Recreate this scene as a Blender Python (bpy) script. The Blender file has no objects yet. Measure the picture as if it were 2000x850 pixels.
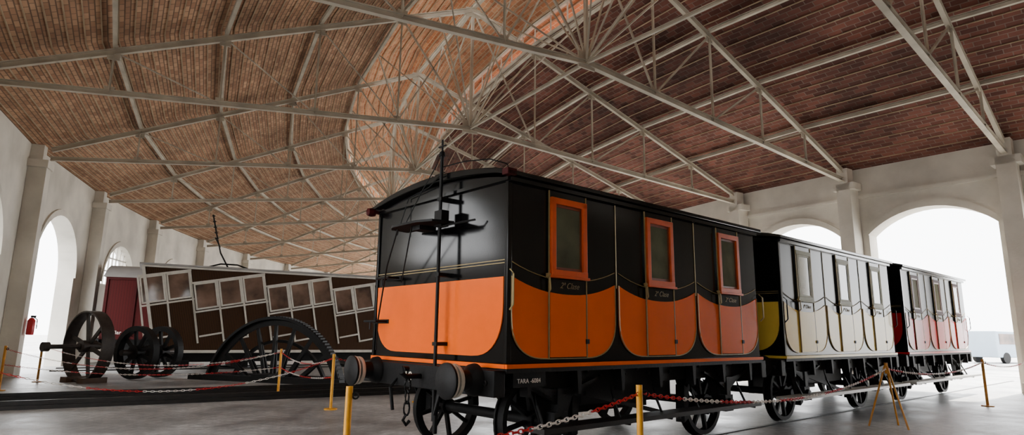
import bpy, math, random
from mathutils import Matrix, Vector
random.seed(4)
D=bpy.data; SC=bpy.context.scene; COL=SC.collection
def lin(c):
    c/=255.0
    return c/12.92 if c<=0.04045 else ((c+0.055)/1.055)**2.4
def S(r,g,b): return (lin(r),lin(g),lin(b),1)
WORLD=10.5; SUN=26
# ---------------------------------------------------------------- materials
def pmat(name,col,rough=.6,metal=0,var=.2,scale=6,bump=0.0,coat=0.0,bscale=30,spec=.5):
    m=D.materials.new(name); m.use_nodes=True; nt=m.node_tree; N=nt.nodes; L=nt.links
    b=N['Principled BSDF']; b.inputs['Roughness'].default_value=rough; b.inputs['Metallic'].default_value=metal
    b.inputs['Coat Weight'].default_value=coat; b.inputs['Coat Roughness'].default_value=.08
    b.inputs['Specular IOR Level'].default_value=spec
    tc=N.new('ShaderNodeTexCoord'); n=N.new('ShaderNodeTexNoise'); n.inputs['Scale'].default_value=scale; n.inputs['Detail'].default_value=6
    L.new(tc.outputs['Object'],n.inputs['Vector'])
    r=N.new('ShaderNodeValToRGB'); r.color_ramp.elements[0].position=.3; r.color_ramp.elements[1].position=.7
    d=[c*(1-var) for c in col[:3]]+[1]; u=[min(1,c*(1+var)) for c in col[:3]]+[1]
    r.color_ramp.elements[0].color=d; r.color_ramp.elements[1].color=u
    L.new(n.outputs['Fac'],r.inputs['Fac']); L.new(r.outputs['Color'],b.inputs['Base Color'])
    if bump:
        n2=N.new('ShaderNodeTexNoise'); n2.inputs['Scale'].default_value=bscale; n2.inputs['Detail'].default_value=8
        L.new(tc.outputs['Object'],n2.inputs['Vector'])
        bp=N.new('ShaderNodeBump'); bp.inputs['Strength'].default_value=bump; bp.inputs['Distance'].default_value=.02
        L.new(n2.outputs['Fac'],bp.inputs['Height']); L.new(bp.outputs['Normal'],b.inputs['Normal'])
    return m
def brickmat(name,c1,c2,mort,bw=.3,rh=.14,big=.5,rough=.85,bump=.6,dirt=(.55,1.15),ms=.014):
    m=D.materials.new(name); m.use_nodes=True; nt=m.node_tree; N=nt.nodes; L=nt.links
    b=N['Principled BSDF']; b.inputs['Roughness'].default_value=rough; b.inputs['Specular IOR Level'].default_value=.2
    tc=N.new('ShaderNodeTexCoord'); br=N.new('ShaderNodeTexBrick')
    br.inputs['Scale'].default_value=1; br.inputs['Brick Width'].default_value=bw; br.inputs['Row Height'].default_value=rh
    br.inputs['Mortar Size'].default_value=ms; br.inputs['Mortar Smooth'].default_value=.2; br.inputs['Bias'].default_value=0
    br.inputs['Color1'].default_value=c1; br.inputs['Color2'].default_value=c2; br.inputs['Mortar'].default_value=mort
    L.new(tc.outputs['UV'],br.inputs['Vector'])
    n=N.new('ShaderNodeTexNoise'); n.inputs['Scale'].default_value=big; n.inputs['Detail'].default_value=7
    L.new(tc.outputs['UV'],n.inputs['Vector'])
    mr=N.new('ShaderNodeMapRange'); mr.inputs['From Min'].default_value=.3; mr.inputs['From Max'].default_value=.7
    mr.inputs['To Min'].default_value=dirt[0]; mr.inputs['To Max'].default_value=dirt[1]; L.new(n.outputs['Fac'],mr.inputs['Value'])
    mx=N.new('ShaderNodeVectorMath'); mx.operation='SCALE'; L.new(br.outputs['Color'],mx.inputs[0]); L.new(mr.outputs['Result'],mx.inputs['Scale'])
    L.new(mx.outputs['Vector'],b.inputs['Base Color'])
    bp=N.new('ShaderNodeBump'); bp.inputs['Strength'].default_value=bump; bp.inputs['Distance'].default_value=.02; bp.invert=True
    L.new(br.outputs['Fac'],bp.inputs['Height']); L.new(bp.outputs['Normal'],b.inputs['Normal'])
    return m
def slatmat(name,c1,c2,scale,lo=.05,hi=.3):
    m=D.materials.new(name); m.use_nodes=True; nt=m.node_tree; N=nt.nodes; L=nt.links
    b=N['Principled BSDF']; b.inputs['Roughness'].default_value=.6; b.inputs['Specular IOR Level'].default_value=.15
    tc=N.new('ShaderNodeTexCoord'); w=N.new('ShaderNodeTexWave'); w.inputs['Scale'].default_value=scale; w.bands_direction='X'
    L.new(tc.outputs['Object'],w.inputs['Vector'])
    r=N.new('ShaderNodeValToRGB'); r.color_ramp.elements[0].color=c1; r.color_ramp.elements[1].color=c2
    r.color_ramp.elements[0].position=lo; r.color_ramp.elements[1].position=hi
    L.new(w.outputs['Fac'],r.inputs['Fac']); L.new(r.outputs['Color'],b.inputs['Base Color'])
    return m
M_black=pmat('black_paint',S(8,8,9),.14,0,.3,3,spec=.4)
M_blackm=pmat('black_paint_worn',S(12,12,13),.25,0,.3,3,spec=.25)
M_iron=pmat('black_iron',S(11,10,10),.6,.0,.35,9,bump=.15,spec=.25)
M_orange=pmat('orange_paint',(.88,.125,.003,1),.22,0,.06,2,spec=.28)
M_yellow=pmat('yellow_paint',S(236,198,78),.22,0,.08,2,spec=.15)
M_red=pmat('red_paint',S(200,10,10),.2,0,.08,2,spec=.2)
M_oframe=pmat('orange_wood',(.68,.088,.006,1),.4,0,.1,8,spec=.3)
M_cframe=pmat('cream_wood',S(150,146,112),.5,0,.1,8,spec=.2)
M_sash=pmat('dark_sash_wood',S(120,52,26),.4,0,.1,8)
M_gold=pmat('gold_line',S(160,138,88),.4,.2,.1,20)
M_goldt=pmat('gold_lettering',S(104,86,50),.5,.2,.1,20)
M_glass=pmat('dark_glass',S(82,84,64),.06,0,.5,2.2,spec=.5)
M_steel=pmat('pale_painted_steel',S(186,177,160),.65,.1,.22,1.5,bump=.1,spec=.3)
M_rail=pmat('rail_steel',S(34,31,29),.45,.4,.3,6)
M_plaster=pmat('plaster',S(214,208,196),.9,0,.2,.7,bump=.3,bscale=12,spec=.2)
M_white=pmat('white_paint',S(208,203,192),.5,0,.12,5)
M_wring=pmat('white_ring',S(206,196,178),.6,0,.1,20)
M_postY=pmat('post_yellow',S(226,156,16),.45,0,.15,12)
M_postB=pmat('post_ochre',S(206,138,34),.5,0,.2,12)
M_cred=pmat('chain_red',S(186,20,28),.35,0,.08,12)
M_cwhite=pmat('chain_white',S(222,214,206),.35,0,.05,12)
M_slat=slatmat('brown_slats',S(24,15,9),S(68,45,28),5.5)
M_carglass=pmat('window_pane_painted_reflection',S(104,82,70),.05,0,.85,1.1,spec=.6)  # light and dark mottling stands in for reflections and light through panes
M_boxred=slatmat('red_planks',S(32,6,6),S(68,10,10),3.3,.0,.06)
M_greyroof=pmat('grey_canvas',S(160,158,155),.7,0,.12,2)
M_pale=pmat('board_painted_reflection',S(186,184,178),.35,0,.12,4)  # pale tone paints the reflection seen along the rear coaches' footboards
M_brown=pmat('dark_brown_wood',S(70,48,32),.6,0,.2,8)
M_rust=pmat('rusty_iron',S(52,46,42),.5,.3,.35,7,bump=.2)
M_dred=pmat('dark_red_wood',S(58,8,8),.6,0,.2,8,spec=.15)
M_lampglass=pmat('lamp_glass',S(200,205,210),.1,0,.05,4)
M_lampbody=pmat('lamp_grey',S(110,110,110),.5,0,.1,8)
M_brickL=brickmat('ceiling_brick_outer',S(196,156,124),S(160,118,92),S(120,96,78),.30,.11,.7,bump=.4,dirt=(.6,1.15),ms=.014)
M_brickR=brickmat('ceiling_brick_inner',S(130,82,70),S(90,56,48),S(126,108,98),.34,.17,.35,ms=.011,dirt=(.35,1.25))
M_brickM=brickmat('ceiling_brick_lantern_lit',S(214,160,120),S(184,124,90),S(220,196,168),.34,.14,.6,dirt=(.7,1.1),ms=.01)  # brighter orange brick: skylight on the lantern underside put into the colour
M_rib=pmat('ceiling_batten',S(170,148,122),.8,0,.2,2,spec=.2)
def floormat():
    m=D.materials.new('concrete_floor'); m.use_nodes=True; nt=m.node_tree; N=nt.nodes; L=nt.links
    b=N['Principled BSDF']
    tc=N.new('ShaderNodeTexCoord'); n=N.new('ShaderNodeTexNoise'); n.inputs['Scale'].default_value=.45; n.inputs['Detail'].default_value=12; n.inputs['Roughness'].default_value=.75
    L.new(tc.outputs['Object'],n.inputs['Vector'])
    r=N.new('ShaderNodeValToRGB'); r.color_ramp.elements[0].position=.38; r.color_ramp.elements[1].position=.6
    r.color_ramp.elements[0].color=S(98,98,99); r.color_ramp.elements[1].color=S(192,191,189)
    L.new(n.outputs['Fac'],r.inputs['Fac'])
    n3=N.new('ShaderNodeTexNoise'); n3.inputs['Scale'].default_value=7; n3.inputs['Detail'].default_value=10; n3.inputs['Roughness'].default_value=.75; L.new(tc.outputs['Object'],n3.inputs['Vector'])
    mr3=N.new('ShaderNodeMapRange'); mr3.inputs['From Min'].default_value=.35; mr3.inputs['From Max'].default_value=.65; mr3.inputs['To Min'].default_value=.55; mr3.inputs['To Max'].default_value=1.2; L.new(n3.outputs['Fac'],mr3.inputs['Value'])
    sc=N.new('ShaderNodeVectorMath'); sc.operation='SCALE'; L.new(r.outputs['Color'],sc.inputs[0]); L.new(mr3.outputs['Result'],sc.inputs['Scale'])
    L.new(sc.outputs['Vector'],b.inputs['Base Color'])
    mr=N.new('ShaderNodeMapRange'); mr.inputs['From Min'].default_value=.3; mr.inputs['From Max'].default_value=.7; mr.inputs['To Min'].default_value=.25; mr.inputs['To Max'].default_value=.6; L.new(n.outputs['Fac'],mr.inputs['Value'])
    L.new(mr.outputs['Result'],b.inputs['Roughness'])
    bp=N.new('ShaderNodeBump'); bp.inputs['Strength'].default_value=.2; bp.inputs['Distance'].default_value=.01
    L.new(n3.outputs['Fac'],bp.inputs['Height']); L.new(bp.outputs['Normal'],b.inputs['Normal'])
    return m
M_floor=floormat()
# ---------------------------------------------------------------- mesh builder
class MB:
    def __init__(s): s.v=[]; s.f=[]; s.mi=[]; s.sm=[]; s.M=Matrix.Identity(4); s.cur=0
    def add(s,vs,fs,smooth=False):
        o=len(s.v)
        s.v+= [s.M@Vector(p) for p in vs]
        for f in fs: s.f.append([i+o for i in f]); s.mi.append(s.cur); s.sm.append(smooth)
    def box(s,x0,x1,y0,y1,z0,z1):
        s.add([(x0,y0,z0),(x1,y0,z0),(x1,y1,z0),(x0,y1,z0),(x0,y0,z1),(x1,y0,z1),(x1,y1,z1),(x0,y1,z1)],
              [(0,3,2,1),(4,5,6,7),(0,1,5,4),(1,2,6,5),(2,3,7,6),(3,0,4,7)])
    def frame(s,p,q,up):
        d=(q-p).normalized(); sd=d.cross(Vector(up))
        if sd.length<1e-4: sd=d.cross(Vector((1,0,0)))
        sd.normalize(); u=sd.cross(d); return d,sd,u
    def beam(s,p,q,w,h=None,up=(0,0,1),ox=0,oz=0):
        h=h or w; p=Vector(p); q=Vector(q); d,sd,u=s.frame(p,q,up)
        vs=[]
        for c in (p,q):
            for a,b in ((-1,-1),(1,-1),(1,1),(-1,1)): vs.append(c+sd*(a*w/2+ox)+u*(b*h/2+oz))
        s.add(vs,[(0,3,2,1),(4,5,6,7),(0,1,5,4),(1,2,6,5),(2,3,7,6),(3,0,4,7)])
    def ibeam(s,p,q,w,h,t=.02):
        s.beam(p,q,w,t,oz=h/2-t/2); s.beam(p,q,w,t,oz=-h/2+t/2); s.beam(p,q,t,h-2*t)
    def tube(s,pts,r,n=8):
        pts=[Vector(p) for p in pts]; rings=[]
        for i,p in enumerate(pts):
            a=pts[max(i-1,0)]; b=pts[min(i+1,len(pts)-1)]
            d,sd,u=s.frame(a,b,(0,0,1)) if abs((b-a).normalized().z)<.95 else s.frame(a,b,(0,1,0))
            rings.append([p+sd*math.cos(2*math.pi*k/n)*r+u*math.sin(2*math.pi*k/n)*r for k in range(n)])
        vs=[x for R in rings for x in R]; fs=[]
        for i in range(len(pts)-1):
            for k in range(n): fs.append((i*n+k,i*n+(k+1)%n,(i+1)*n+(k+1)%n,(i+1)*n+k))
        m=(len(pts)-1)*n
        s.add(vs,fs+[tuple(range(n)),tuple(range(m,m+n))],True)
    def lathe(s,prof,c,axis,n=28,a0=0,a1=2*math.pi,closed=True,smooth=True):
        ax=Vector(axis).normalized(); t=Vector((0,0,1)) if abs(ax.z)<.9 else Vector((1,0,0))
        e1=ax.cross(t).normalized(); e2=Vector((0,0,1)) if abs(ax.z)<.01 else ax.cross(e1)
        c=Vector(c); full=abs(a1-a0-2*math.pi)<1e-4; cnt=n if full else n+1; m=len(prof); vs=[]
        for i in range(cnt):
            a=a0+(a1-a0)*i/n
            for r,h in prof: vs.append(c+ax*h+(e1*math.cos(a)+e2*math.sin(a))*r)
        fs=[]
        for i in range(n):
            j=(i+1)%cnt
            for k in range(m if closed else m-1):
                k2=(k+1)%m; fs.append((i*m+k,j*m+k,j*m+k2,i*m+k2))
        s.add(vs,fs,smooth)
    def prism(s,pts,plane,d0,d1):
        n=len(pts)
        def P(a,b,d): return {'xz':(a,d,b),'yz':(d,a,b),'xy':(a,b,d)}[plane]
        vs=[P(a,b,d0) for a,b in pts]+[P(a,b,d1) for a,b in pts]
        s.add(vs,[tuple(range(n)),tuple(range(2*n-1,n-1,-1))]+[(i,i+n,(i+1)%n+n,(i+1)%n) for i in range(n)])
    def mesh(s,name,mats):
        me=D.meshes.new(name); me.from_pydata([tuple(p) for p in s.v],[],s.f)
        for m in (mats if isinstance(mats,(list,tuple)) else [mats]): me.materials.append(m)
        for p,mi,sm in zip(me.polygons,s.mi,s.sm): p.material_index=mi; p.use_smooth=sm
        me.update()
        import bmesh
        bm=bmesh.new(); bm.from_mesh(me); bmesh.ops.recalc_face_normals(bm,faces=bm.faces); bm.to_mesh(me); bm.free()
        try: me.set_sharp_from_angle(angle=math.radians(40))
        except Exception: pass
        return me
    def obj(s,name,mats,parent=None,label=None,cat=None,kind=None,group=None,bevel=0):
        o=D.objects.new(name,s.mesh(name,mats)); COL.objects.link(o)
        tag(o,parent,label,cat,kind,group)
        if bevel:
            b=o.modifiers.new('bev','BEVEL'); b.width=bevel; b.segments=2; b.limit_method='ANGLE'
        return o
def tag(o,parent=None,label=None,cat=None,kind=None,group=None):
    if parent: o.parent=parent
    if label: o['label']=label
    if cat: o['category']=cat
    if kind: o['kind']=kind
    if group: o['group']=group
def empty(name,M,label=None,cat=None,group=None):
    e=D.objects.new(name,None); e.empty_display_size=.3; COL.objects.link(e); e.matrix_world=M; tag(e,None,label,cat,None,group); return e
def TR(x,y,z,deg=0): return Matrix.Translation((x,y,z))@Matrix.Rotation(math.radians(deg),4,'Z')
def clone(root,M,label=None):
    n=root.copy(); COL.objects.link(n); n.matrix_world=M
    if label: n['label']=label
    kids=[o for o in D.objects if o.parent==root]
    for c in kids:
        k=c.copy(); COL.objects.link(k); k.parent=n
        for c2 in [o for o in D.objects if o.parent==c]:
            k2=c2.copy(); COL.objects.link(k2); k2.parent=k
    return n
def textobj(body,size,mat,parent,M,name='lettering',shear=0):
    cu=D.curves.new('t','FONT'); cu.body=body; cu.size=size; cu.extrude=.002; cu.shear=shear; cu.align_x='CENTER'
    o=D.objects.new('t',cu); COL.objects.link(o); dg=bpy.context.evaluated_depsgraph_get()
    me=D.meshes.new_from_object(o.evaluated_get(dg)); D.objects.remove(o); me.materials.clear(); me.materials.append(mat)
    r=D.objects.new(name,me); COL.objects.link(r); r.parent=parent; r.matrix_local=M; return r
# ---------------------------------------------------------------- ring hall
CH=1.42; h=5.2
C=Vector((8.4*h,8.3*h,0)); RO=12.14*h; RI=7.68*h; W=RO-RI; HALF=W/2
WO=RO+.5; WI=RI-.45          # wall faces
K0,K1=-3,11
def th(k): return math.radians(54.6+6.25*(k-1))
def ring(R,k,z=0): t=th(k); return Vector((C.x-R*math.sin(t),C.y-R*math.cos(t),z))
ZC=CH+h; ZK=CH+1.19*h; ZE=ZC+.28; ZR=CH+1.95*h
def zb(x): return ZC+(ZK-ZC)*(1-abs(x-HALF)/HALF)
def zt(x): return ZE+(ZR-ZE)*(1-abs(x-HALF)/HALF)
NODE=[HALF*i/5 for i in range(11)]
b=MB(); b.box(-90,160,-60,160,-.2,0); b.obj('floor',M_floor,kind='structure',label='worn grey concrete hall floor')
# trusses
t0=empty('roof_truss',TR(0,0,0),'pale painted steel lattice roof truss with raised tie beam','roof truss','radial roof trusses')
b=MB(); b.ibeam((0,0,ZC),(HALF,0,ZK),.11,.13,.02); b.ibeam((HALF,0,ZK),(W,0,ZC),.13,.15,.02)
b.box(HALF-.25,HALF+.25,-.02,.02,ZK-.16,ZK+.24)
for x in NODE[1:10]: b.box(x-.1,x+.1,-.015,.015,zb(x),zb(x)+.15)
b.obj('bottom_chord',M_steel,t0)
for s in (0,1):
    b=MB(); b.ibeam((0 if s==0 else W,0,ZE),(HALF,0,ZR),.11,.15,.02)
    for i in range(1,5):
        x=NODE[i] if s==0 else W-NODE[i]; b.box(x-.13,x+.13,-.015,.015,zt(x)-.2,zt(x))
    b.obj('rafter',M_steel,t0)
b=MB(); b.beam((HALF,0,ZK),(HALF,0,ZR),.08,.08,up=(0,1,0)); b.box(HALF-.25,HALF+.25,-.02,.02,ZR-.25,ZR+.05); b.obj('king_post',M_steel,t0)
for i in range(1,10):
    if i==5: continue
    x=NODE[i]; b=MB(); b.beam((x,-.03,zb(x)),(x,-.03,zt(x)),.012,.055,up=(0,1,0)); b.beam((x,.0,zb(x)),(x,.0,zt(x)),.055,.012,up=(0,1,0)); b.obj('strut',M_steel,t0)
for i in range(1,5):
    for sgn in (0,1):
        a=NODE[i] if sgn==0 else W-NODE[i]; c=NODE[i+1] if sgn==0 else W-NODE[i+1]
        b=MB(); wd=(.03 if i<4 else .05) if sgn==0 else .05; b.beam((a,0,zt(a)),(c,0,zb(c)),wd,wd); b.obj('diagonal',M_steel,t0)
for sgn in (0,1):
    a=NODE[4] if sgn==0 else W-NODE[4]
    b=MB(); b.beam((a,0,zb(a)),(HALF,0,ZR),.05,.04); b.obj('diagonal',M_steel,t0)
    m=NODE[4]+.5*(HALF-NODE[4]); m=m if sgn==0 else W-m
    b=MB(); b.beam((m,0,zt(m)),(HALF,0,ZK),.04,.04); b.obj('diagonal',M_steel,t0)
for k in range(K0,K1+1):
    p=ring(RO,k); ang=90-math.degrees(th(k)); Mx=TR(p.x,p.y,0,ang)
    if k==K0: t0.matrix_world=Mx
    else: clone(t0,Mx)
def longit(name,R,z,w,hh,label,cat,group):
    a=ring(R,0);c=ring(R,1); Ln=(c-a).length
    b=MB(); b.ibeam((.02,0,0),(Ln-.02,0,0),w,hh,.02); me=b.mesh(name,M_steel)
    for k in range(K0,K1):
        a=ring(R,k,z); c=ring(R,k+1,z); d=c-a
        o=D.objects.new(name,me); COL.objects.link(o); o.matrix_world=TR(a.x,a.y,z,math.degrees(math.atan2(d.y,d.x))); tag(o,None,label,cat,None,group)
for i in (1,2,3,4,6,7,8,9):
    x=NODE[i]; longit('purlin',RO-x,zt(x)+.15,.09,.12,'pale painted steel purlin between two roof trusses','purlin','roof purlins')
longit('ridge_beam',RO-HALF,ZR+.1,.1,.14,'pale steel ridge beam under the roof lantern','beam','ridge beams')
longit('tie_rod',RO-HALF,ZK,.06,.08,'slim pale steel tie linking truss centres','tie rod','truss tie rods')
R=RO-HALF; a0_=ring(R,0); c0_=ring(R,1); ang0=math.atan2((c0_-a0_).y,(c0_-a0_).x); Ln=(c0_-a0_).length
rb=empty('ridge_bracing',TR(a0_.x,a0_.y,0,math.degrees(ang0)),'thin pale steel bracing between two truss centres','bracing','ridge bracing bays')
b=MB(); b.beam((0.05,.03,ZK+.1),(Ln-.05,.03,ZR-.1),.04,.04); b.beam((0.05,-.03,ZR-.1),(Ln-.05,-.03,ZK+.1),.04,.04); b.obj('cross_brace',M_steel,rb)
b=MB(); b.beam((0.05,.0,ZK+.1),(Ln/2,0,ZR),.035,.035); b.beam((Ln/2,0,ZR),(Ln-.05,0,ZK+.1),.035,.035); b.obj('ridge_strut',M_steel,rb)
inv=TR(a0_.x,a0_.y,0,math.degrees(ang0)).inverted()
for side in (4,6):
    x=NODE[side]; mid=(ring(RO-x,0,zt(x)+.1)+ring(RO-x,1,zt(x)+.1))/2
    for st in (ring(R,0,ZK),ring(R,1,ZK)):
        p_=inv@st; q_=inv@mid; b=MB(); b.beam(p_.lerp(q_,.02),p_.lerp(q_,.98),.04,.04); b.obj('knee_brace',M_steel,rb)
for k in range(K0,K1):
    a=ring(R,k); c=ring(R,k+1); d=c-a; Mx=TR(a.x,a.y,0,math.degrees(math.atan2(d.y,d.x)))
    if k==K0: first_M=Mx
    else: clone(rb,Mx)
rb.matrix_world=first_M
# ceilings
def ceiling(name,x0,x1,dz,mat,ribstep,label,rw=.045,rh=.05):
    vs=[];fs=[]; sl=math.hypot(x1-x0,zt(x1)-zt(x0))
    for k in range(K0,K1+1):
        vs.append(tuple(ring(RO-x0,k,zt(x0)+dz))); vs.append(tuple(ring(RO-x1,k,zt(x1)+dz)))
    n=K1-K0
    for i in range(n): fs.append((2*i,2*i+2,2*i+3,2*i+1))
    me=D.meshes.new(name); me.from_pydata(vs,[],fs); ul=me.uv_layers.new()
    for i,p in enumerate(me.polygons):
        aw=(Vector(vs[2*i])-Vector(vs[2*i+2])).length; bw=(Vector(vs[2*i+1])-Vector(vs[2*i+3])).length
        q=[(i*7-aw/2,0),(i*7+aw/2,0),(i*7+bw/2,sl),(i*7-bw/2,sl)]
        for li,t in zip(p.loop_indices,q): ul.data[li].uv=t
    me.materials.append(mat); o=D.objects.new(name,me); COL.objects.link(o); tag(o,None,label,None,'structure')
    if ribstep:
        b=MB(); s=ribstep
        while s<sl-.1:
            x=x0+(x1-x0)*s/sl; z=zt(x)+dz-rh/2
            for k in range(K0,K1): b.beam(ring(RO-x,k,z),ring(RO-x,k+1,z),rw,rh)
            s+=ribstep
        b.obj('battens',M_rib,o)
    return o
ceiling('ceiling',-1.0,NODE[4],.30,M_brickL,.33,'tan brick and batten underside of the outer roof slope',.025,.03)
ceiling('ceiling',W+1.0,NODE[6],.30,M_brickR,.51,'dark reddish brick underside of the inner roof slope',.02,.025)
ceiling('ceiling',NODE[4]-.8,HALF,1.15,M_brickM,.36,'brick underside of the ridge lantern, colour brightened as if lit')
ceiling('ceiling',W-NODE[4]+.95,HALF,1.15,M_brickM,.36,'brick underside of the ridge lantern, colour brightened as if lit')
n_=0
for x in (NODE[4],NODE[6]):
    b=MB()
    for k in range(K0,K1):
        z=zt(x)+.3
        a=ring(RO-x,k,z);c=ring(RO-x,k+1,z)
        up=Vector((0,0,.75))
        b.beam(a+Vector((0,0,.05)),c+Vector((0,0,.05)),.1,.1); b.beam(a+up,c+up,.1,.1)
        for j in range(6): p=a.lerp(c,j/6); b.beam(p,p+up,.05,.05,up=(0,1,0))
    n_+=1; b.obj('window_%d'%n_,M_steel,kind='structure',label='steel frame of the ridge lantern openings')
# walls
def wallbay(b,Lw,H,th_,op,sgn):
    t=th_*sgn
    if op is None:
        b.box(0,Lw,min(0,t),max(0,t),0,H); return
    w,sill,spring,rise=op; xa=(Lw-w)/2; xb=xa+w; n=20
    b.box(0,xa,min(0,t),max(0,t),0,H); b.box(xb,Lw,min(0,t),max(0,t),0,H)
    if sill>0: b.box(xa,xb,min(0,t),max(0,t),0,sill)
    def z(x):
        u=(x-(xa+xb)/2)/(w/2)
        if rise<w/2*.95:
            Rr=((w/2)**2+rise**2)/(2*rise); return spring+rise-Rr+math.sqrt(max(0,Rr*Rr-(u*w/2)**2))
        return spring+rise*math.sqrt(max(0,1-u*u))
    xs=[(xa+xb)/2-w/2*math.cos(math.pi*i/n) for i in range(n+1)]
    for i in range(n):
        p,q=xs[i],xs[i+1]; zp,zq=z(p),z(q)
        for y in (0,t): b.add([(p,y,zp),(q,y,zq),(q,y,H),(p,y,H)],[(0,1,2,3)])
        b.add([(p,0,zp),(q,0,zq),(q,t,zq),(p,t,zp)],[(0,1,2,3)])
        yy=-.06 if sgn>0 else .06
        b.add([(p,yy,zp),(q,yy,zq),(q,yy,zq+.22),(p,yy,zp+.22),(p,0,zp),(q,0,zq),(q,0,zq+.22),(p,0,zp+.22)],[(0,1,2,3),(3,2,6,7),(0,4,5,1)])
    return xa,xb,z
bo=MB(); bi=MB(); nw=n_
trimcount=0
for k in range(K0,K1):
    a=ring(WO,k);c=ring(WO,k+1);d=c-a; Lw=d.length; Mx=TR(a.x,a.y,0,math.degrees(math.atan2(d.y,d.x)))
    door=k in (3,0)  # one doorway is out of view, added to let fill light onto the coach
    op=(4.3,0,3.3,2.05) if door else (3.7,3.3,3.4,1.75)
    bo.M=Mx; r=wallbay(bo,Lw,ZE+.3,.55,op,1)
    if not door:
        xa,xb,zf=r; nw+=1; w=MB(); w.M=Mx
        for j in range(0,10):
            x=xa+(xb-xa)*j/9; zz=zf(min(max(x,xa+.02),xb-.02)); w.box(x-.03,x+.03,.2,.26,3.3,zz)
        for zz in (3.33,3.95,4.55): 
            w.box(xa,xb,.2,.26,zz-.03,zz+.03) if zz<3.6 else w.box(xa+(zz-3.4)*.28,xb-(zz-3.4)*.28,.2,.26,zz-.03,zz+.03)
        w.obj('window_%d'%nw,M_white,kind='structure',label='arched white-framed window with glazing bars')
    a=ring(WI,k);c=ring(WI,k+1);d=c-a; Lw=d.length; Mx=TR(a.x,a.y,0,math.degrees(math.atan2(d.y,d.x)))
    bi.M=Mx; wallbay(bi,Lw,ZE+.3,.6,(3.45,0,4.75,.7) if k>=-1 else None,-1)
    bi.box(0,Lw,0,.08,6.0,6.1)
bo.obj('wall_outer',M_plaster,kind='structure',label='cream plaster outer wall with arched openings')
bi.obj('wall_inner',M_plaster,kind='structure',label='white plaster arcade wall with wide arches')
p=ring(RO,K0); b=MB(); b.prism([(-.9,0),(W+.9,0),(W+.9,ZE+.2),(HALF,ZR+.9),(-.9,ZE+.2)],'xz',-.45,-.1); o=b.obj('wall_end_lightblock',M_plaster,kind='structure',label='added plaster gable wall out of view, blocking light into the hall'); o.matrix_world=TR(p.x,p.y,0,90-math.degrees(th(K0)))  # unseen wall added behind the camera to keep the interior dim
for k in range(K0,K1+1):
    for R,si in ((WO,1),(WI,-1)):
        p=ring(R,k); trimcount+=1; b=MB(); ang=90-math.degrees(th(k))
        b.M=TR(p.x,p.y,0,ang)
        x0,x1=(0.02,.5) if si>0 else (-.55,-.02)
        wd=.42 if si>0 else .45
        b.box(x0,x1,-wd/2,wd/2,0,ZC-.12); b.box(x0,x1+(.05 if si>0 else 0),-wd/2-.12,wd/2+.12,ZC-.35,ZC-.12); b.box(x0,x1,-wd/2-.08,wd/2+.08,0,.3)
        b.box(min(x0,x0*.5),x1-.15,-wd/2+.05,wd/2-.05,ZC-.12,ZE+.1)
        b.obj('trim_%d'%trimcount,M_plaster,kind='structure',label='plaster pilaster carrying a roof truss')
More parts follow.
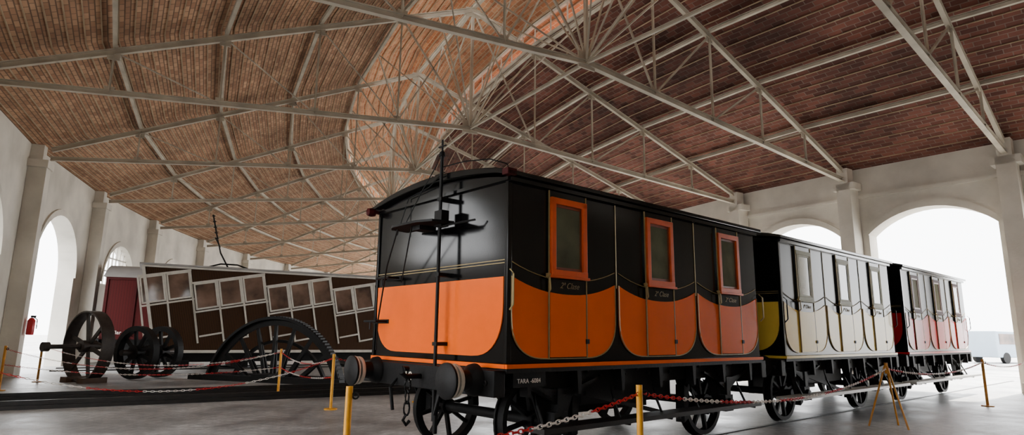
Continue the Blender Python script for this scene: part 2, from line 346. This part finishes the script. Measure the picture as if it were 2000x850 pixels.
# ---------------------------------------------------------------- coach
def coach(M,label,paint,frame,long_=5.0,first=False,tri='2ª Clase'):
    Lc=long_; Wd=2.62; nb=3; bw=Lc/nb; MBk=M_black if first else M_blackm
    root=empty('railway_coach',M,label,'train carriage')
    zB,zS=1.12,3.0; rise=.14
    def arch(z0,r,y0,y1,n=14): return [(y0+(y1-y0)*i/n, z0+r*math.sin(math.pi*i/n)**.8 if 0<i<n else z0) for i in range(n+1)]
    b=MB(); pts=[(0.0,zB)]+[(y,z) for y,z in arch(zS,rise,0,Wd)]+[(Wd,zB)]
    b.prism(pts,'yz',0,Lc); b.obj('body',MBk,root,bevel=.012)
    b=MB(); up=arch(zS+.05,rise+.03,-.09,Wd+.09); dn=arch(zS-.0,rise,-.09,Wd+.09)
    b.prism(up+dn[::-1],'yz',-.09,Lc+.09); b.obj('roof',M_black,root,bevel=.008)
    b=MB(); b.box(-.03,Lc+.03,-.035,.0,1.085,1.125); b.box(-.035,.0,0,Wd,1.085,1.125); b.obj('sill_strip',paint if not first else M_orange,root)
    b=MB(); b.box(-.02,Lc+.02,-.05,0,2.95,3.0); b.box(-.04,0,-.02,Wd+.02,2.96,2.995); b.obj('cornice',M_black,root)
    def swag(t,lo=1.835,hi=1.985): return lo+(hi-lo)*abs(t)**2.2
    gold=MB()
    for i in range(nb):
        a=i*bw+.035; c=(i+1)*bw-.035; m=(a+c)/2; hw=(c-a)/2
        pts=[]
        for j in range(17): t=-1+2*j/16; pts.append((m+t*hw,swag(t)))
        cr=.52; ch=.46
        for j in range(13): an=math.pi/2*j/12; pts.append((c-cr+cr*math.cos(an)**.75 if j<12 else c-cr, 1.17+ch-ch*math.sin(an)**.75))
        for j in range(13): an=math.pi/2*(1-j/12); pts.append((a+cr-cr*math.cos(an)**.75 if j>0 else a+cr, 1.17+ch-ch*math.sin(an)**.75))
        b=MB(); b.prism(pts,'xz',-.012,0.01); b.obj('side_panel',paint,root)
        out=pts[17:]; 
        gold.tube([(x,-.014,z) for x,z in [(pts[16])]+out+[pts[0]]],.007,5)
        gold.tube([(m+t*hw,-.008,swag(t,1.985,2.13)) for t in [-1+2*j/14 for j in range(15)]],.005,5)
        if i>0: gold.tube([(i*bw,-.006,1.95),(i*bw,-.006,2.94)],.006,5)
        dw=.29
        b=MB(); b.box(m-dw,m+dw,-.024,0.005,1.175,2.94); door=b.obj('door',MBk,root)
        b=MB(); pp=[(m+t*(dw-.015),swag(t*(dw-.015)/hw)) for t in [-1+2*j/6 for j in range(7)]]+[(m+dw-.015,1.185),(m-dw+.015,1.185)]
        b.prism(pp,'xz',-.032,-.02); b.obj('door_panel',paint,door)
        fw=.035 if first else .018; fd=-.06 if first else -.04
        b=MB()
        for sx in (-1,1): b.box(m+sx*.245-fw,m+sx*.245+fw,fd,-.01,2.03,2.86)
        b.box(m-.28,m+.28,fd,-.01,2.80,2.87); b.box(m-.28,m+.28,fd-.005,-.01,2.0,2.09); b.box(m-.3,m+.3,fd-.02,-.01,2.0,2.03)
        b.obj('window_frame',frame,door,bevel=.006)
        b=MB(); b.box(m-.23,m+.23,-.026,-.018,2.08,2.81); b.obj('window_glass',M_glass,door)
        b=MB()
        for sx in (-1,1): b.box(m+sx*.2-.012,m+sx*.2+.012,-.035,-.02,2.09,2.8)
        b.box(m-.2,m+.2,-.035,-.02,2.77,2.8); b.box(m-.2,m+.2,-.035,-.02,2.09,2.12); b.obj('sash',M_sash if frame is not M_cframe else M_cframe,door)
        b=MB()
        for sx in (-1,1): b.box(m+sx*dw-.005,m+sx*dw+.005,-.034,-.02,1.175,2.94)
        b.obj('door_beading',M_gold,door)
        b=MB(); b.tube([(m-dw-.03,-.02,2.04),(m-dw-.035,-.07,2.0),(m-dw-.02,-.07,1.88),(m-dw-.01,-.03,1.84)],.01,6); b.lathe([(0,0),(.03,0),(.03,.02),(0,.03)],(m-dw-.02,-.03,2.02),(0,-1,0),12); b.obj('door_handle',M_gold,door)
        b=MB()
        for z in (1.35,): b.box(m+dw-.025,m+dw+.025,-.045,-.02,z-.03,z+.02)
        b.obj('hinge',M_iron,door)
        textobj(tri,.09,M_goldt,door,Matrix.Translation((m+.02,-.027,1.9))@Matrix.Rotation(math.pi/2,4,'X'),shear=.4)
    gold.obj('beading',M_gold,root)
    for y in (-.01,Wd-.04):
        b=MB(); b.box(-.02,.04,y,y+.05,1.13,2.97); b.obj('corner_post',M_black,root,bevel=.006)
    y0,y1=.06,Wd-.06; cr=.5; pts=[(y0,1.98),(y1,1.98)]
    for j in range(11): an=math.pi/2*j/10; pts.append((y1-cr+cr*max(0,math.cos(an))**.8,1.19+.55-.55*math.sin(an)**.8))
    for j in range(11): an=math.pi/2*(1-j/10); pts.append((y0+cr-cr*max(0,math.cos(an))**.8,1.19+.55-.55*math.sin(an)**.8))
    b=MB(); b.prism(pts,'yz',-.012,.01); b.obj('end_panel',paint,root)
    b=MB()
    for z in (2.12,2.15): b.box(-.008,.0,.05,Wd-.05,z-.005,z+.003)
    b.obj('beading',M_gold,root)
    b=MB(); b.box(-.02,Lc+.02,.12,.26,.86,1.085); b.box(-.02,Lc+.02,Wd-.26,Wd-.12,.86,1.085)
    for j in range(6): x=.2+j*(Lc-.4)/5; b.box(x-.06,x+.06,.26,Wd-.26,.9,1.06)
    b.box(-.02,Lc+.02,-.02,Wd+.02,1.04,1.09)
    for j in range(22):
        x=.15+j*(Lc-.3)/21; b.lathe([(0,0),(.022,0),(.022,.02),(0,.03)],(x,.12,.97+.05*(j%2)),(0,-1,0),8)
    for j in range(7):
        x=.3+j*(Lc-.6)/6; b.prism([(x-.04,1.05),(x+.04,1.05),(x+.02,.8),(x-.02,.8)],'xz',.0,.12)
    b.obj('underframe',M_iron,root)
    for x0,x1 in ((-.16,-.02),(Lc+.02,Lc+.16)):
        b=MB(); b.box(x0,x1,.0,Wd,.82,1.07)
        for y in (.12,.5,Wd-.5,Wd-.12): b.lathe([(0,-.02),(.03,-.02),(.03,.16),(0,.16)],((x0),y,.95),(1,0,0),8)
        b.obj('headstock',M_iron,root,bevel=.01)
    for x0,dr in ((-.16,-1),(Lc+.16,1)):
        for y in (.3,2.22):
            e=D.objects.new('buffer',None); COL.objects.link(e); e.parent=root
            ex=.30 if dr<0 else .16
            b=MB(); b.lathe([(0,0),(.16,0),(.15,.05),(.1,.1),(.085,ex-.02),(0,ex-.02)],(x0,y,.97),(dr,0,0),24); b.obj('buffer_housing',M_iron,e)
            b=MB(); b.lathe([(.0,ex-.07),(.155,ex-.07),(.16,ex-.06),(.16,ex-.03),(.0,ex-.03)],(x0,y,.97),(dr,0,0),28)
            b.lathe([(.0,ex+.0),(.168,ex+.0),(.168,ex+.025),(.0,ex+.025)],(x0,y,.97),(dr,0,0),28); b.obj('buffer_ring',M_wring,e)
            b=MB(); b.lathe([(0,ex-.03),(.13,ex-.03),(.172,ex+.025),(.172,ex+.045),(.15,ex+.06),(0,ex+.075)],(x0,y,.97),(dr,0,0),28); b.obj('buffer_head',M_iron,e)
    b=MB(); x=-.16
    b.tube([(x,1.26,.95),(x-.18,1.26,.95),(x-.24,1.26,.99),(x-.22,1.26,1.04),(x-.16,1.26,1.03)],.028,8)
    for j,(z,) in enumerate([(.86,),(.74,),(.62,)]):
        pts=[(x-.16+(0 if j%2 else .035*math.cos(a)),1.26+(.035*math.cos(a) if j%2 else 0),z+.075*math.sin(a)) for a in [2*math.pi*q/10 for q in range(11)]]
        b.tube(pts,.011,6)
    b.tube([(x-.16,1.26,.56),(x-.2,1.26,.5),(x-.16,1.26,.45),(x-.12,1.26,.49)],.018,6)
    b.obj('coupling_hook',M_iron,root)
    for xa in (.8,Lc-.85):
        b=MB(); b.tube([(xa,.3,.5),(xa,Wd-.3,.5)],.06,10); b.obj('axle',M_iron,root)
        for y,dr in ((.5,-1),(Wd-.5,1)):
            b=MB(); b.lathe([(.46,-.05),(.46,.05),(.4,.05),(.4,-.05)],(xa,y,.5),(0,dr,0),36); b.lathe([(.49,-.07),(.49,-.045),(.4,-.045),(.4,-.07)],(xa,y,.5),(0,dr,0),36)
            b.lathe([(0,-.08),(.1,-.08),(.1,.1),(0,.1)],(xa,y,.5),(0,dr,0),16)
            for s_ in range(8):
                an=2*math.pi*s_/8+.2; b.beam((xa+.08*math.cos(an),y,.5+.08*math.sin(an)),(xa+.41*math.cos(an),y,.5+.41*math.sin(an)),.04,.055,up=(0,1,0))
            b.obj('wheel',M_iron,root)
        for y,s_ in ((.18,-1),(Wd-.18,1)):
            b=MB()
            b.prism([(xa-.34,.87),(xa+.34,.87),(xa+.13,.38),(xa+.1,.38),(xa+.1,.62),(xa-.1,.62),(xa-.1,.38),(xa-.13,.38)],'xz',y-.012,y+.012)
            b.box(xa-.1,xa+.1,y-.13,y+.05,.4,.62); b.lathe([(0,0),(.08,0),(.07,.04),(0,.05)],(xa,y-.13 if s_<0 else y+.05,.5),(0,s_,0),14)
            b.obj('axle_guard',M_iron,root)
            b=MB()
            for q in range(6):
                ln=.58-.08*q; z=.84-.028*q
                pts=[(xa+ln*t,y-.08 ,z-.0+.10*t*t) for t in [-1,-.6,-.2,.2,.6,1]]
                for u,v in zip(pts,pts[1:]): b.beam(u,v,.07,.024)
            b.box(xa-.05,xa+.05,y-.13,y-.03,.6,.86); b.obj('leaf_spring',M_iron,root)
    b=MB(); b.box(.35 if first else -.2,Lc-.35 if first else Lc+.2,-.16,.1,.46,.51)
    b.obj('footboard',M_rail if first else M_pale,root)
    for x in (.5,1.7,2.5,3.3,Lc-.5):
        b=MB(); b.tube([(x,.16,.95),(x,.1,.7),(x,-.02,.45),(x,-.14,.45)],.016,6); b.obj('footboard_bracket',M_iron,root)
    b=MB(); b.tube([(1.7,.7,.8),(1.75,.7,.45),(1.75,Wd-.7,.45)],.02,6); b.beam((.9,.9,.5),(Lc-.9,.9,.55),.05,.03); b.beam((1.5,.35,.75),(3.4,.35,.35),.03,.05)
    for x in (1.35,Lc-1.4): b.prism([(x,.25),(x+.1,.3),(x+.12,.7),(x+.02,.75)],'xz',.42,.56)
    b.box(1.6,3.4,.5,.9,.6,.88); b.box(1.2,3.8,1.2,1.3,.4,.9); b.lathe([(0,0),(.16,0),(.16,.7),(0,.7)],(1.2,1.5,.75),(1,0,0),16)
    b.obj('brake_rigging',M_iron,root)
    for sx in (-.02,Lc+.0):
        b=MB(); b.tube([(sx+.02,-.03,2.05),(sx+.02,-.08,2.0),(sx+.02,-.08,1.7),(sx+.02,-.03,1.65)],.01,6); b.obj('grab_rail',M_gold if first else M_iron,root)
    return root
EU=(math.sin(math.radians(48.8)),math.cos(math.radians(48.8)))
def cpos(L): return TR(-.03+EU[0]*L,6.1+EU[1]*L,0,41.2)
c1=coach(cpos(0),'black and orange vintage railway coach with scalloped side panels',M_orange,M_oframe,first=True)
c2=coach(cpos(5.82),'black and yellow vintage railway coach coupled behind orange one',M_yellow,M_cframe,first=False,tri='1ª Clase')
c3=coach(cpos(11.64),'black and red vintage railway coach at the end of train',M_red,M_dred,first=False,tri='3ª Clase')
endM=Matrix(((0,0,-1,0),(-1,0,0,0),(0,1,0,0),(0,0,0,1)))
textobj('19',.17,M_wring,c1,Matrix.Translation((-.168,1.5,.87))@endM)
textobj('TARA -6084',.062,M_cwhite,c1,Matrix.Translation((.29,-.003,.94))@Matrix.Rotation(math.pi/2,4,'X'))
b=MB(); b.box(.08,.52,0,.12,.9,1.04); b.obj('tare_plate',M_iron,c1)
b=MB(); b.tube([(-.14,1.02,.5),(-.14,1.02,2.2),(-.14,1.02,3.45)],.02,10); b.tube([(-.14,1.02,3.45),(-.14,1.02,3.6)],.012,8)
b.lathe([(0,0),(.04,0),(.03,.05),(0,.07)],(-.14,1.02,3.4),(0,0,1),12)
for z in (1.3,2.05,2.9): b.box(-.16,0,.98,1.06,z-.02,z+.02)
b.box(-.19,-.09,.92,1.06,2.58,2.76)
b.tube([(-.14,.95,3.52),(-.14,1.09,3.52)],.01,6)
b.obj('brake_column',M_iron,c1)
b=MB(); b.prism([(-.1,.8),(-.36,.85),(-.44,1.05),(-.44,1.55),(-.36,1.7),(-.1,1.75)],'xy',2.6,2.625); b.prism([(-.12,1.12),(-.32,1.15),(-.32,1.3),(-.12,1.33)],'xy',2.55,2.6)
b.obj('shelf_plate',M_iron,c1)
for pts,r in (([(-.33,1.6,2.61),(-.25,1.95,2.2),(-.14,2.3,1.55),(-.1,2.38,1.2)],.01),([(-.33,1.3,2.6),(-.16,1.75,2.0)],.008),([(-.16,.98,2.58),(-.16,.6,2.58),(-.08,.45,2.6)],.011),
    ([(-.2,1.02,3.3),(-.2,1.3,3.05),(-.28,1.55,2.63)],.007),([(-.14,1.02,3.2),(-.05,1.4,3.12),(-.02,1.9,3.06),(-.1,2.0,2.6)],.007)):
    b=MB(); b.tube(pts,r,6); b.obj('stay_rod',M_iron,c1)
for (y,z) in ((2.2,2.08),(2.45,1.55)):
    b=MB(); b.tube([(0,y-.15,z),(-.16,y-.15,z),(-.16,y+.15,z),(0,y+.15,z)],.015,8); b.box(-.02,0,y-.2,y+.2,z-.025,z+.025); b.tube([(-.16,y,z),(-.16,y,z-.1)],.013,6); b.obj('step_iron',M_iron,c1)
b=MB(); b.box(.1,.55,.35,.75,3.10,3.17); b.box(.12,.5,.38,.72,3.17,3.2); b.obj('roof_seat',M_iron,c1)
for pts in ([(-.12,1.02,3.28),(-.02,.75,3.31),(.1,.45,3.3),(.25,.33,3.25),(.35,.38,3.16)],[(-.1,1.02,3.22),(.0,1.35,3.26),(.12,1.6,3.23),(.2,1.65,3.14)]):
    b=MB(); b.tube(pts,.007,6); b.obj('seat_rail',M_iron,c1)
b=MB(); b.box(-.1,.02,-.09,.0,3.0,3.065); b.obj('corner_block',M_dred,c1)
b=MB(); b.lathe([(0,-.05),(.05,-.05),(.06,0),(.05,.05),(0,.07)],(-.12,2.66,2.98),(-1,0,0),14); b.box(-.12,.02,2.6,2.64,2.96,3.0); b.obj('tail_lamp',M_dred,c1)
b=MB(); b.tube([(-.16,.75,.9),(-.26,.75,.85),(-.3,.75,.6),(-.28,.78,.42)],.025,8); b.obj('brake_hose',M_iron,c1)
b=MB(); b.tube([(-.16,1.75,.9),(-.24,1.75,.8),(-.2,1.75,.55)],.02,8); b.obj('brake_hose',M_iron,c1)
# rails under the train
for w in (.5,2.12):
    b=MB(); L0,L1=-3.2,24
    b.box(L0,L1,w-.06,w+.06,0,.003); b.box(L0,L1,w-.012,w+.012,.003,.006); b.box(L0,L1,w-.035,w+.035,.004,.01)
    o=b.obj('rail',M_rail,None,'steel rail set along the concrete floor','rail',None,'train rails'); o.matrix_world=cpos(0)
for w in (0,1.67):
    b=MB(); b.box(-1.5,15,w-.12,w+.12,0,.07); b.box(-1.5,15,w-.035,w+.035,.07,.15)
    o=b.obj('rail',M_rail,None,'dark empty rail on raised bearer','rail',None,'empty track rails'); o.matrix_world=TR(-8.9,11.1,0,31.2)
for w in (0,1.67):
    b=MB(); b.box(-2.5,18,w-.08,w+.08,0,.015); b.box(-2.5,18,w-.035,w+.035,.015,.038)
    o=b.obj('rail',M_rail,None,'dark rail below the funicular car','rail',None,'funicular rails'); o.matrix_world=TR(-13.0,22.1,0,30)
# ---------------------------------------------------------------- funicular
fun=empty('funicular_car',TR(-13.2,22,0,30),'brown slatted funicular car with white stepped window frames','funicular car')
FL=12
b=MB(); b.prism([(0,3.68),(FL,3.68),(FL+.65,.6),(.65,.6)],'xz',0,2.1); b.obj('body',M_slat,fun)
b=MB(); b.box(-.12,FL+.1,-.1,2.2,3.7,3.76); b.obj('roof',M_greyroof,fun)
b=MB(); b.beam((0,-.04,3.66),(.65,-.04,.62),.08,.1); b.box(.6,FL+.6,-.05,0,.58,.68); b.box(0,FL,-.05,0,3.62,3.69); b.obj('body_frame',M_white,fun)
b=MB(); b.box(.8,FL,.2,.4,.25,.6); b.box(.8,FL,1.7,1.9,.25,.6)
for x in (1.5,3.5,8,10.5): b.box(x-.3,x+.3,.1,2.0,.04,.3)
b.obj('underframe',M_iron,fun)
phi=math.radians(11)
for gi in range(-1,4):
    x0=1.85+2.57*gi; Mg=Matrix.Translation((x0,0,2.12))@Matrix.Rotation(-phi,4,'Y')
    e=D.objects.new('compartment',None); COL.objects.link(e); e.parent=fun
    for j in range(3):
        xw=.84*j
        if gi==-1 and j==0: continue
        b=MB(); b.M=Mg; y0,y1=-.05,.0
        b.box(xw,xw+.76,y0,y1,0,.06); b.box(xw,xw+.76,y0,y1,.92,.98); b.box(xw,xw+.055,y0,y1,0,.98); b.box(xw+.705,xw+.76,y0,y1,0,.98)
        b.obj('window_frame',M_white,e)
        b=MB(); b.M=Mg; b.box(xw+.04,xw+.72,-.02,-.005,.04,.93); b.obj('window_glass',M_carglass,e)
    b=MB(); b.M=Mg; xs=-.1 if gi>=0 else .78
    for xx in ([-.1,.765,1.605,2.43] if gi>=0 else [.765,1.605,2.43]): b.box(xx,xx+.06,-.04,0,-1.3 if xx>0 else -1.2,.98 if xx>0 else 1.1)
    b.box(xs,2.5,-.045,0,-.1,-.04); b.box(xs,2.5,-.045,0,.98,1.04)
    b.box(.0 if gi>=0 else .8,.8,-.045,0,-1.0,-.94); b.box(.8,1.62,-.045,0,-1.3,-1.24)
    b.obj('frame_members',M_white,e)
b=MB(); b.tube([(2.9,1,3.78),(2.55,1,4.4),(2.35,1,5.1),(2.15,1,5.9)],.03,8); b.tube([(2.3,1,5.0),(2.5,.8,4.6)],.02,6)
b.box(2.4,3.4,.8,1.2,3.76,3.85); b.tube([(2.2,1,3.84),(2.6,1,3.97),(3.2,1,3.97),(3.6,1,3.84)],.03,8)
for j in range(5): b.lathe([(.03,-.03),(.08,0),(.03,.03)],(2.17+.05*j,1,5.85-.22*j),(0,0,1),10)
b.obj('trolley_pole',M_iron,fun)
bx=empty('box_wagon',TR(-16.15,24.6,0,21),'dark red planked goods wagon with rounded pale roof','goods wagon')
b=MB(); b.box(0,6,0,2.3,1.0,3.45); b.obj('body',M_boxred,bx)
b=MB(); n=12; b.prism([(-.1+2.5*i/n,3.45+.55*math.sin(math.pi*i/n)) for i in range(n+1)],'yz',-.1,6.1); b.obj('roof',M_greyroof,bx)
b=MB()
for x in (0.0,1.0,1.95,3.9,5.0,5.9): b.box(x,x+.1,-.05,0,1.0,3.45)
b.box(0,6,-.05,0,1.0,1.1); b.box(0,6,-.06,0,3.35,3.45)
b.obj('bracing',M_dred,bx)
b=MB(); b.box(0,6,.2,.4,.75,1.0); b.box(0,6,1.9,2.1,.75,1.0); b.box(-.1,0,0,2.3,.75,1.05); b.obj('underframe',M_iron,bx)
for x in (1.1,4.9):
    for y in (.35,1.95):
        b=MB(); b.lathe([(0,-.05),(.48,-.05),(.5,.05),(0,.05)],(x,y,.5),(0,1,0),28); b.obj('wheel',M_iron,bx)
textobj('Clar 16',.2,M_cwhite,bx,Matrix.Translation((.7,-.06,1.2))@Matrix.Rotation(math.pi/2,4,'X'))
# ---------------------------------------------------------------- loose wheels
wa=empty('flywheel',TR(-11.35,16.9,0,62),'large rusty spoked iron wheel standing on concrete floor','iron wheel')
b=MB(); b.lathe([(.94,-.16),(.94,.16),(.9,.16),(.87,.03),(.87,-.03),(.9,-.16)],(0,0,.94),(1,0,0),48); b.obj('rim',M_rust,wa)
for s_ in range(6):
    an=2*math.pi*s_/6+.3; b=MB(); cy,cz=math.cos(an),math.sin(an); b.beam((0,.12*cy,.94+.12*cz),(0,.88*cy,.94+.88*cz),.1,.05,up=(1,0,0)); b.obj('spoke',M_rust,wa)
b=MB(); b.lathe([(0,-.25),(.09,-.25),(.09,-.2),(.16,-.18),(.16,.18),(.09,.2),(.09,.3),(0,.3)],(0,0,.94),(1,0,0),20)
b.lathe([(0,-1.05),(.06,-1.05),(.06,.7),(0,.7)],(0,0,.94),(1,0,0),14); b.lathe([(0,-1.1),(.12,-1.1),(.12,-.95),(0,-.95)],(0,0,.94),(1,0,0),16); b.obj('hub_and_axle',M_rust,wa)
for yy in (-.55,.25):
    b=MB(); b.box(-.3,.3,yy,yy+.3,0,.14); b.obj('wooden_chock',M_brown,wa)
wb=empty('wheelset',TR(-10.5,18.3,0,72),'rusty iron wheelset with two spoked wheels','wheelset')
for xx in (-.42,.42):
    b=MB(); b.lathe([(.74,-.1),(.74,.1),(.6,.1),(.6,-.1)],(xx,0,.76),(1,0,0),40); b.lathe([(0,-.13),(.2,-.13),(.2,.13),(0,.13)],(xx,0,.76),(1,0,0),16)
    for s_ in range(9): an=2*math.pi*s_/9; b.beam((xx,.1*math.cos(an),.76+.1*math.sin(an)),(xx,.62*math.cos(an),.76+.62*math.sin(an)),.09,.06,up=(1,0,0))
    b.obj('wheel',M_iron,wb)
b=MB(); b.tube([(-.9,0,.76),(.9,0,.76)],.08,12); b.lathe([(0,-.1),(.2,-.1),(.2,.1),(0,.1)],(0,.0,.76),(1,0,0),16); b.obj('axle',M_rust,wb)
wc=empty('winding_wheel',TR(-6.75,18.0,0,70),'huge black spoked winding wheel half sunk in floor','winding wheel')
RR=2.45; zc=-.64; A0=math.asin(.65/RR); A1=math.pi-A0
b=MB(); b.lathe([(RR,-.14),(RR,.14),(RR-.07,.14),(RR-.1,.05),(RR-.24,.05),(RR-.24,-.05),(RR-.1,-.05),(RR-.07,-.14)],(0,0,zc),(1,0,0),48,A0,A1)
for j in range(60):
    an=A0+(A1-A0)*(j+.5)/60; b.beam((-.1,(RR-.01)*math.cos(an),zc+(RR-.01)*math.sin(an)),(.1,(RR-.01)*math.cos(an),zc+(RR-.01)*math.sin(an)),.05,.06)
b.obj('rim',M_iron,wc)
b=MB(); a0=math.asin(.65/1.8); b.lathe([(1.8,-.05),(1.8,.05),(1.72,.05),(1.72,-.05)],(.22,0,zc),(1,0,0),40,a0,math.pi-a0); b.obj('inner_ring',M_iron,wc)
for s_ in range(9):
    an=A0+.1+(A1-A0-.2)*(s_)/8; b=MB()
    r0=max(.7,.68/math.sin(an))
    for xx in (-.06,.1): b.beam((xx,r0*math.cos(an),zc+r0*math.sin(an)),(0,(RR-.22)*math.cos(an),zc+(RR-.22)*math.sin(an)),.1,.04,up=(1,0,0))
    b.obj('spoke',M_iron,wc)
b=MB(); b.box(-.5,-.25,-2.6,2.6,0,.16); b.box(.3,.55,-2.6,2.6,0,.16); b.box(-.5,.55,-.3,.3,0,.22); b.obj('bearer_frame',M_iron,wc)
# ---------------------------------------------------------------- barriers
GP='barrier posts'
def post(x,y,mat,label):
    e=empty('barrier_post',TR(x,y,0),label,'barrier post',GP)
    b=MB(); b.tube([(0,0,.02),(0,0,1.0)],.028,12); b.obj('pole',mat,e)
    b=MB(); b.lathe([(0,0),(.12,0),(.12,.02),(.04,.03),(0,.03)],(0,0,0),(0,0,1),20); b.obj('base_plate',mat,e)
    b=MB(); b.lathe([(.018,-.006),(.03,-.006),(.03,.006),(.018,.006)],(.05,0,.93),(0,1,0),12); b.obj('chain_ring',M_iron,e)
    return Vector((x,y,.93))
def tripod(x,y,mat,label):
    e=empty('barrier_tripod',TR(x,y,0,25),label,'barrier stand',GP)
    for q in range(3):
        a=2*math.pi*q/3+.3; b=MB(); b.tube([(.33*math.cos(a),.33*math.sin(a),.01),(.02*math.cos(a),.02*math.sin(a),.97)],.015,8); b.obj('leg',mat,e)
    b=MB(); b.tube([(0,0,.85),(0,0,1.02)],.027,10); b.obj('cap',mat,e)
    return Vector((x,y,.93))
yl='yellow steel barrier post on concrete floor'
PA=post(1.11,5.45,M_postY,yl); PB=post(-1.25,4.96,M_postY,yl); PD=post(-1.6,2.4,M_postY,yl)
P648=post(-3.3,11.8,M_postY,yl); P549=post(-5.35,14.7,M_postY,yl)
P10=post(-11.55,14.4,M_postB,'ochre steel barrier post holding chain'); P75=post(-12.5,16.8,M_postB,'ochre steel barrier post holding chain')
P1925=post(10.35,13.8,M_postB,'ochre steel barrier post holding chain')
TRR=tripod(6.2,10.4,M_postB,'ochre folding tripod stand holding barrier chain'); TL=tripod(-7.75,8.9,M_postB,'ochre tripod stand holding barrier chain')
PN=post(-1.9,13.2,M_postY,yl); PX=post(12.5,15.2,M_postB,'ochre steel barrier post holding chain')
def chain(p,q,sag,pitch=.052,r=.005,L2=.034,W2=.015):
    d=q-p; n=int(d.length*1.02/pitch); b=MB()
    T=lambda t: p+d*t-Vector((0,0,sag*4*t*(1-t)))
    for i in range(n):
        t=(i+.5)/n; c=T(t); dr=(T(min(1,t+.002))-T(max(0,t-.002))).normalized(); sd=dr.cross(Vector((0,0,1))).normalized(); u=sd.cross(dr)
        o=sd if i%2 else u; nn=u if i%2 else sd; vs=[];fs=[]
        for k in range(8):
            a=2*math.pi*k/8; ct=c+dr*L2*math.cos(a)+o*W2*math.sin(a); rad=(dr*math.cos(a)*.6+o*math.sin(a)).normalized()
            for m in range(4): g=math.pi/2*m; vs.append(ct+rad*r*math.cos(g)+nn*r*math.sin(g))
        for k in range(8):
            for m in range(4): k2=(k+1)%8;m2=(m+1)%4; fs.append((k*4+m,k2*4+m,k2*4+m2,k*4+m2))
        b.cur=(i//14)%2; b.add(vs,fs,True)
    b.obj('barrier_chain',[M_cred,M_cwhite],None,'red and white plastic link chain between posts','chain',None,'barrier chains')
chain(PA,PD,.16); chain(PA,TRR,.25); chain(TRR,P1925,.16); chain(P1925,PX,.12); chain(TL,PD,.34)
for p,q,s in ((P10,P549,.42),(P75,P549,.4),(TL,P648,.5),(P549,P648,.18),(P648,PN,.12)): chain(p,q,s,.055,.0045,.032,.012)
p2=Vector((0,0,-.35)); chain(P549+p2,P648+p2,.1,.055,.0045,.032,.012); chain(P10+p2,P549+p2,.2,.055,.0045,.032,.012)
for k in (0,1,2):
    p=ring(WI+.3,k); e=empty('floodlight',TR(p.x,p.y,ZC-.5,90-math.degrees(th(k))),'small grey floodlight bracketed below truss end','lamp','arcade floodlights')
    b=MB(); b.box(-.11,.11,-.15,.15,-.06,.07); b.obj('lamp_housing',M_lampbody,e,bevel=.02)
    b=MB(); b.box(-.12,-.108,-.13,.13,-.045,.055); b.obj('lamp_glass',M_lampglass,e)
    b=MB(); b.tube([(0,0,.07),(0,0,.18),(.2,0,.18)],.018,8); b.obj('bracket',M_iron,e)
p=ring(WO-.66,3.0); e=empty('fire_extinguisher',TR(p.x,p.y,1.2,90-math.degrees(th(3.0))),'red fire extinguisher hung on plaster pilaster','fire extinguisher')
b=MB(); b.lathe([(0,0),(.09,0),(.1,.03),(.1,.42),(.05,.5),(0,.51)],(0,0,0),(0,0,1),20); b.obj('cylinder',M_cred,e)
b=MB(); b.box(-.03,.1,-.02,.02,.51,.57); b.tube([(.04,0,.53),(.12,.08,.45),(.12,.1,.18)],.015,6); b.obj('valve_and_hose',M_iron,e)
v=empty('van',TR(29.5,38,0,20),'pale blue parked van outside the arches','van')
M_van=pmat('van_paint',S(150,165,180),.4,0,.05,2)
b=MB(); b.prism([(0,.35),(4.2,.35),(4.2,1.0),(3.5,1.15),(3.0,1.9),(.1,1.95),(0,1.0)],'xz',0,1.8); b.obj('body',M_van,v,bevel=.05)
b=MB(); b.prism([(.3,1.15),(3.2,1.15),(2.85,1.75),(.3,1.78)],'xz',-.02,1.82); b.obj('window_glass',M_carglass,v)
for x in (.8,3.4):
    for y in (.08,1.72): b=MB(); b.lathe([(0,-.1),(.33,-.1),(.33,.1),(0,.1)],(x,y,.33),(0,1,0),20); b.obj('wheel',M_iron,v)
# ---------------------------------------------------------------- light
wld=D.worlds.new('World'); SC.world=wld; wld.use_nodes=True; bg=wld.node_tree.nodes['Background']; bg.inputs[0].default_value=(.97,.985,1,1); bg.inputs[1].default_value=WORLD
sun=D.lights.new('sun','SUN'); sun.energy=SUN; sun.angle=.03; sun.color=(1,.93,.82); so=D.objects.new('sun',sun); COL.objects.link(so)
so.rotation_euler=Vector((.55,.45,.75)).to_track_quat('Z','Y').to_euler()
# ---------------------------------------------------------------- camera
cam=D.cameras.new('camera'); cam.sensor_fit='HORIZONTAL'; cam.sensor_width=36; cam.lens=36*1200/2000; cam.clip_end=500
co=D.objects.new('camera',cam); COL.objects.link(co)
co.matrix_world=Matrix.Translation((0,0,CH))@Matrix.Rotation(math.radians(90+10.7),4,'X')@Matrix.Rotation(.0128,4,'Z')
SC.camera=co
